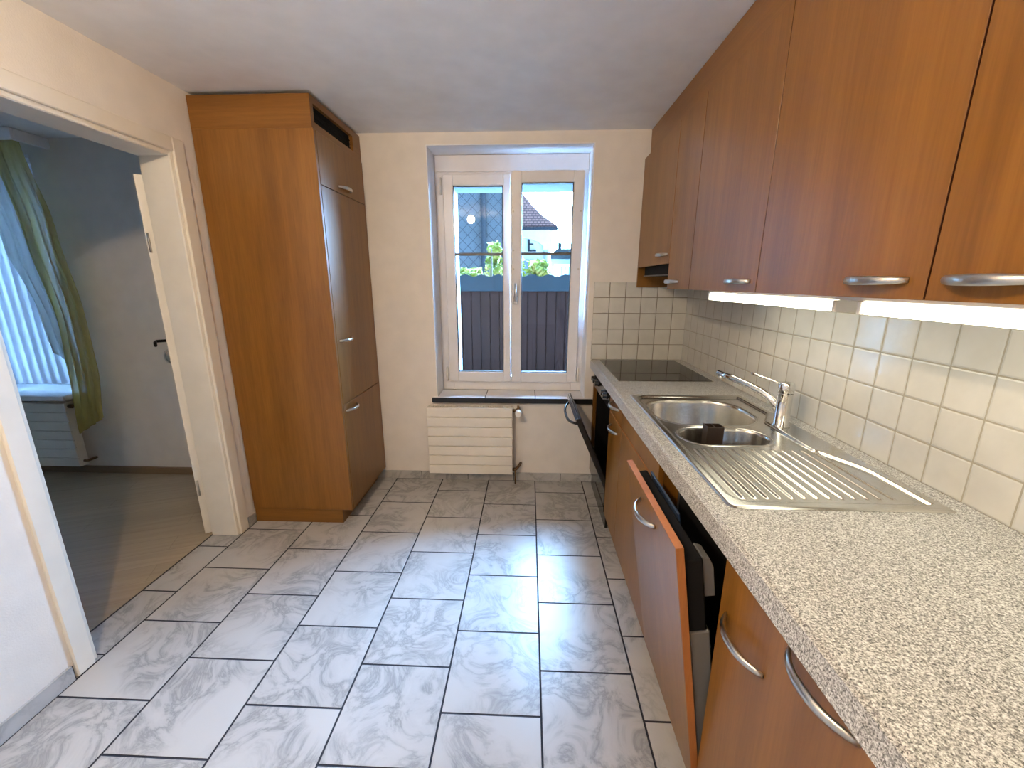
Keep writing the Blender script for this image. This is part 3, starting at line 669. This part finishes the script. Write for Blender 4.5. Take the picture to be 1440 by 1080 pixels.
def bowl(name, R, depth):
    x0, x1, y0_, y1_, r = R; b = bmesh.new(); rings = []
    N = 72
    def ring(off, z):
        out = []; X0, X1, Y0, Y1 = x0-off, x1+off, y0_-off, y1_+off; rad = max(.012, r+off)
        rad = min(rad, (X1-X0)/2-.0005, (Y1-Y0)/2-.0005)
        per = []
        for cx_, cy_, a0 in ((X1-rad, Y1-rad, 0), (X0+rad, Y1-rad, 90), (X0+rad, Y0+rad, 180), (X1-rad, Y0+rad, 270)):
            for k in range(N//4):
                a = math.radians(a0+90*k/(N//4-1)); per.append((cx_+rad*math.cos(a), cy_+rad*math.sin(a)))
        return [b.verts.new((px, py, z)) for px, py in per]
    zt = CZ-.0040
    for off, z in ((.009, zt+.0000), (.008, zt+.0012), (.004, zt+.0014), (.001, zt+.0002), (-.002, zt-.003), (-.004, zt-.012), (-.010, CZ-depth+.04), (-.016, CZ-depth+.018), (-.030, CZ-depth+.004), (-.055, CZ-depth), (-.12, CZ-depth-.002)):
        lim = min((x1-x0)/2, (y1_-y0_)/2)-.012
        rings.append(ring(max(off, -lim), z))
    for i in range(len(rings)-1):
        for k in range(N):
            f = b.faces.new((rings[i][k], rings[i][(k+1) % N], rings[i+1][(k+1) % N], rings[i+1][k])); f.smooth = True
    b.faces.new(rings[-1]); bmesh.ops.recalc_face_normals(b, faces=b.faces[:])
    for f in b.faces: f.normal_flip()
    o = MB().add(b).obj(name, M['steel'], sk)
    cx_, cy_ = (x0+x1)/2, (y0_+y1_)/2
    MB().lathe((cx_, cy_, CZ-depth-.0015), [(.04, 0), (.04, .003), (.034, .004), (.03, .001), (.004, .0015)], 24).obj('drain', M['chrome'], o)
bowl('large_bowl', BIG, .16); bowl('small_bowl', SML, .13)
st = thing('sink_caddy', (.64, 1.372, CZ-.1285), 'dark brown open-topped plastic holder standing in the small sink bowl', 'holder')
cx0, cx1, cy0, cy1, zt, zb_ = .612, .668, 1.350, 1.392, CZ+.026, CZ-.1285
mb = MB().box((cx0, cy0, zb_), (cx1, cy0+.003, zt), .0008).box((cx0, cy1-.003, zb_), (cx1, cy1, zt), .0008).box((cx0, cy0+.003, zb_), (cx0+.003, cy1-.003, zt), .0008).box((cx1-.003, cy0+.003, zb_), (cx1, cy1-.003, zt), .0008).box((cx0+.002, cy0+.002, zb_), (cx1-.002, cy1-.002, zb_+.004)); mb.obj('holder', M['brownplastic'], st)
mb = MB().box((cx0+.026, cy0+.002, zb_+.05), (cx0+.0295, cy1-.002, zt-.002)); mb.obj('divider', M['brownplastic'], st)
# tap
tp = thing('kitchen_tap', (.907, 1.44, CZ+.004), 'chrome single-lever mixer tap behind the sink', 'tap')
tx_, ty_ = .907, 1.44
MB().lathe((tx_, ty_, CZ+.004), [(.029, 0), (.029, .004), (.0245, .007), (.0240, .12), (.0245, .122)], 28).obj('body', M['chrome'], tp)
MB().lathe((tx_, ty_, CZ+.127), [(.0240, 0), (.0250, .003), (.0250, .026), (.0235, .034), (.016, .037)], 28).obj('lever_cap', M['chrome'], tp)
MB().tube([(tx_-.010, ty_+.01, 1.060), (.875, 1.467, 1.066), (.840, 1.502, 1.078), (.822, 1.520, 1.084)], [.007, .0055, .0045, .005], 10).obj('lever', M['chrome'], tp)
tip = Vector((.765, 1.663, 1.056)); dirv = Vector((tip.x-tx_, tip.y-ty_, 0)).normalized()
pts = [Vector((tx_, ty_, .955))+dirv*.012, Vector((tx_, ty_, .980))+dirv*.026, Vector((tx_, ty_, 1.003))+dirv*.050, Vector((tx_, ty_, 1.016))+dirv*.08, Vector((tx_, ty_, 1.030))+dirv*.13, Vector((tx_, ty_, 1.043))+dirv*.19, Vector((tx_, ty_, 1.054))+dirv*.262]
MB().tube(pts, [.012, .016, .0155, .0145, .0135, .0125, .0115], 16, sq=1.15).obj('spout', M['chrome'], tp)
e = pts[-1]-dirv*.014
MB().lathe((e.x, e.y, e.z-.020), [(.0095, 0), (.0105, .004), (.0105, .012)], 16).obj('aerator', M['chrome'], tp)

# ------------------------------------------------------------------ ceiling lamp (behind the camera)
lp = thing('ceiling_lamp', (-.77, .22, ZC-.09), 'small round ceiling lamp with a warm glass globe', 'lamp')
MB().lathe((-.77, .22, ZC-.032), [(.05, .031), (.055, .025), (.05, .0), (.03, -.004)], 28).obj('base', M['whiteplastic'], lp)
MB().lathe((-.77, .22, ZC-.085), [(.001, -.05)]+[(.05*math.sin(math.radians(a)), -.05*math.cos(math.radians(a))) for a in range(15, 166, 15)]+[(.012, .0483)], 24).obj('globe', M['bulb'], lp)

# ------------------------------------------------------------------ outdoors
B('ground', (-40, 3.25, -.5), (40, 60, -.05), M['ground'], None, label='paved ground outside', **S)
B('bounce_terrace', (-5.4, 3.2505, .30), (1.9, 4.26, .45), M['ground'], None, label='unseen pale terrace floor added to bounce daylight up indoors', **S)  # added out of view, raised to throw daylight onto the ceiling
fn = thing('board_fence', (-.2, 4.2, .45), 'brown board fence with wavy blue-grey top outside the window', 'fence')
x = -2.0
while x < 1.6:
    s = MB().box((x+.003, 4.20, .4505), (x+.0925, 4.222, 1.335), .003); s.obj('board', M['fence'], fn); x += .0945
B('backing', (-2.0, 4.223, .4505), (1.6, 4.235, 1.33), M['fence'], fn)
b = bmesh.new(); prev = None
N = 180
top = []; bot = []
for i in range(N+1):
    xx = -2.0+3.6*i/N; zz = 1.475+.011*math.sin(xx*2*math.pi/.165+.6)
    top.append((xx, zz))
poly = [(-2.0, 1.325), (1.6, 1.325)]
A = []; 
for y in (4.17, 4.178):
    A.append(([b.verts.new((xx, y, zz)) for xx, zz in top], [b.verts.new((xx, y, 1.325)) for xx, zz in top]))
for i in range(N):
    for a, c in ((A[0][0], A[0][1]), (A[1][1], A[1][0]), (A[1][0], A[0][0]), (A[0][1], A[1][1])):
        b.faces.new((a[i], a[i+1], c[i+1], c[i]))
bmesh.ops.recalc_face_normals(b, faces=b.faces[:])
MB().add(b).box((.055, 4.164, 1.325), (.067, 4.1695, 1.49)).box((-.36, 4.164, 1.325), (-.35, 4.1695, 1.49)).obj('capping_sheet', M['fencecap'], fn, label='blue-grey corrugated capping sheet')
nh = thing('shingled_house', (-3.4, 9.5, -.05), 'blue-grey house wall with diamond shingles, left pane', 'house')
B('wall', (-7, 9, -.05), (-.52, 16, 8), M['slate'], nh)
MB().tube([(-.955, 8.94, -.05), (-.955, 8.94, 7.9)], .055, 12).obj('drainpipe', M['pipe'], nh)
B('corner_trim', (-.56, 8.97, -.05), (-.50, 9.0, 8), M['pipe'], nh)
th = thing('tiled_roof_house', (-1, 18, -.05), 'pale house with hipped brown tiled roof, right pane', 'house')
B('wall', (-6, 16.3, -.05), (.62, 21, 3.45), M['stucco'], th)
MB().prism([(-6, 3.3), (1.02, 3.3), (.98, 3.42), (.45, 3.75), (.05, 4.12), (-.35, 4.6), (-1.2, 5.6), (-6, 5.6)], 'Y', 15.9, 21.5).obj('roof', M['roof'], th)
B('gutter', (-6, 15.82, 3.26), (1.02, 15.92, 3.36), M['pipe'], th)
MB().tube([(.66, 16.2, -.05), (.66, 16.2, 2.62)], .13, 14).box((.50, 16.06, 2.60), (.82, 16.34, 2.72)).obj('column', M['white_ext'], th)
mb = MB(); ar = []
for i in range(13): ar.append((-2.0+2.5*i/12, 2.72+.35*math.sin(math.pi*i/12)**.6))
MB().prism([(-2.2, 3.3)]+[(-2.2, 2.72)]+ar+[(.82, 2.72), (.82, 3.3)], 'Y', 16.05, 16.28).obj('porch_arch', M['white_ext'], th)
MB().box((-.06, 16.22, 2.57), (.0, 16.29, 3.05)).box((-.06, 16.22, 2.54), (.24, 16.29, 2.60)).box((-.06, 16.22, 2.78), (.14, 16.29, 2.83)).box((-.1, 16.22, 3.00), (.12, 16.29, 3.05)).obj('wall_ornament', M['pipe'], th)
B('finial', (-.10, 17, 4.2), (-.05, 17.05, 4.75), M['pipe'], th)
B('lower_wall', (-4, 16.15, -.05), (.5, 16.28, 2.2), M['greyhouse'], th)
sh = thing('grey_gabled_house', (2.2, 24, -.05), 'small blue-grey house with white balcony, far right of the pane', 'house')
B('wall', (1.05, 22.6, -.05), (4, 26, 2.62), M['greyhouse'], sh)
MB().prism([(.9, 2.6), (4.2, 2.6), (3.6, 3.1), (1.4, 3.1)], 'Y', 22.3, 26.2).obj('roof', M['fencecap'], sh)
B('chimney', (1.5, 23, 3.0), (1.68, 23.2, 3.45), M['fencecap'], sh)
mb = MB().box((1.28, 22.1, 2.22), (2.4, 22.16, 2.32)).box((1.28, 22.0, 1.5), (2.4, 22.6, 1.6))
for k in range(6): mb.box((1.28+k*.2, 22.1, 1.6), (1.40+k*.2, 22.15, 2.22))
mb.obj('balcony', M['white_ext'], sh)
def bush(x, y, z0, z1, rx, label, n_, name='bush'):
    t_ = thing(name, (x, y, -.05), label, 'bush')
    rnd = random.Random(int(x*1000)+3); s = MB()
    for k in range(5): s.tube([(x+rnd.uniform(-.05, .05), y, -.05), (x+rnd.uniform(-.5, .5)*rx, y+rnd.uniform(-.2, .2), z0+(z1-z0)*rnd.uniform(.3, .9))], [.018, .005], 5)
    s.obj('stems', M['twig'], t_)
    b = bmesh.new()
    for k in range(n_):
        a = rnd.uniform(0, 2*math.pi); q = rnd.random()**.5; zz = rnd.random()
        c_ = Vector((x+rx*q*math.cos(a)*(1-.55*zz), y+.5*rx*q*math.sin(a), z0+(z1-z0)*zz)); l = rnd.uniform(.03, .055)
        d1 = Vector((rnd.uniform(-1, 1), rnd.uniform(-1, 1), rnd.uniform(-.6, .8))).normalized(); d2 = d1.cross(Vector((rnd.uniform(-1, 1), rnd.uniform(-1, 1), rnd.uniform(-1, 1)))).normalized()
        pp = [c_-d1*l, c_-d1*l*.2+d2*l*.45, c_+d1*l, c_-d1*l*.2-d2*l*.45]
        b.faces.new([b.verts.new(p_) for p_ in pp])
    MB().add(b).obj('foliage', M['leaf'], t_)
bush(-.47, 5.7, 1.40, 1.92, .16, 'tall leafy bush before the shingled wall', 420)
bush(-.66, 4.75, 1.30, 1.56, .26, 'low bush above the fence in the left pane', 380)
bush(.10, 5.1, 1.30, 1.66, .22, 'bright bush above the fence in the right pane', 420)
bush(-.16, 5.2, 1.30, 1.75, .14, 'bush partly hidden behind the middle window stile', 300)
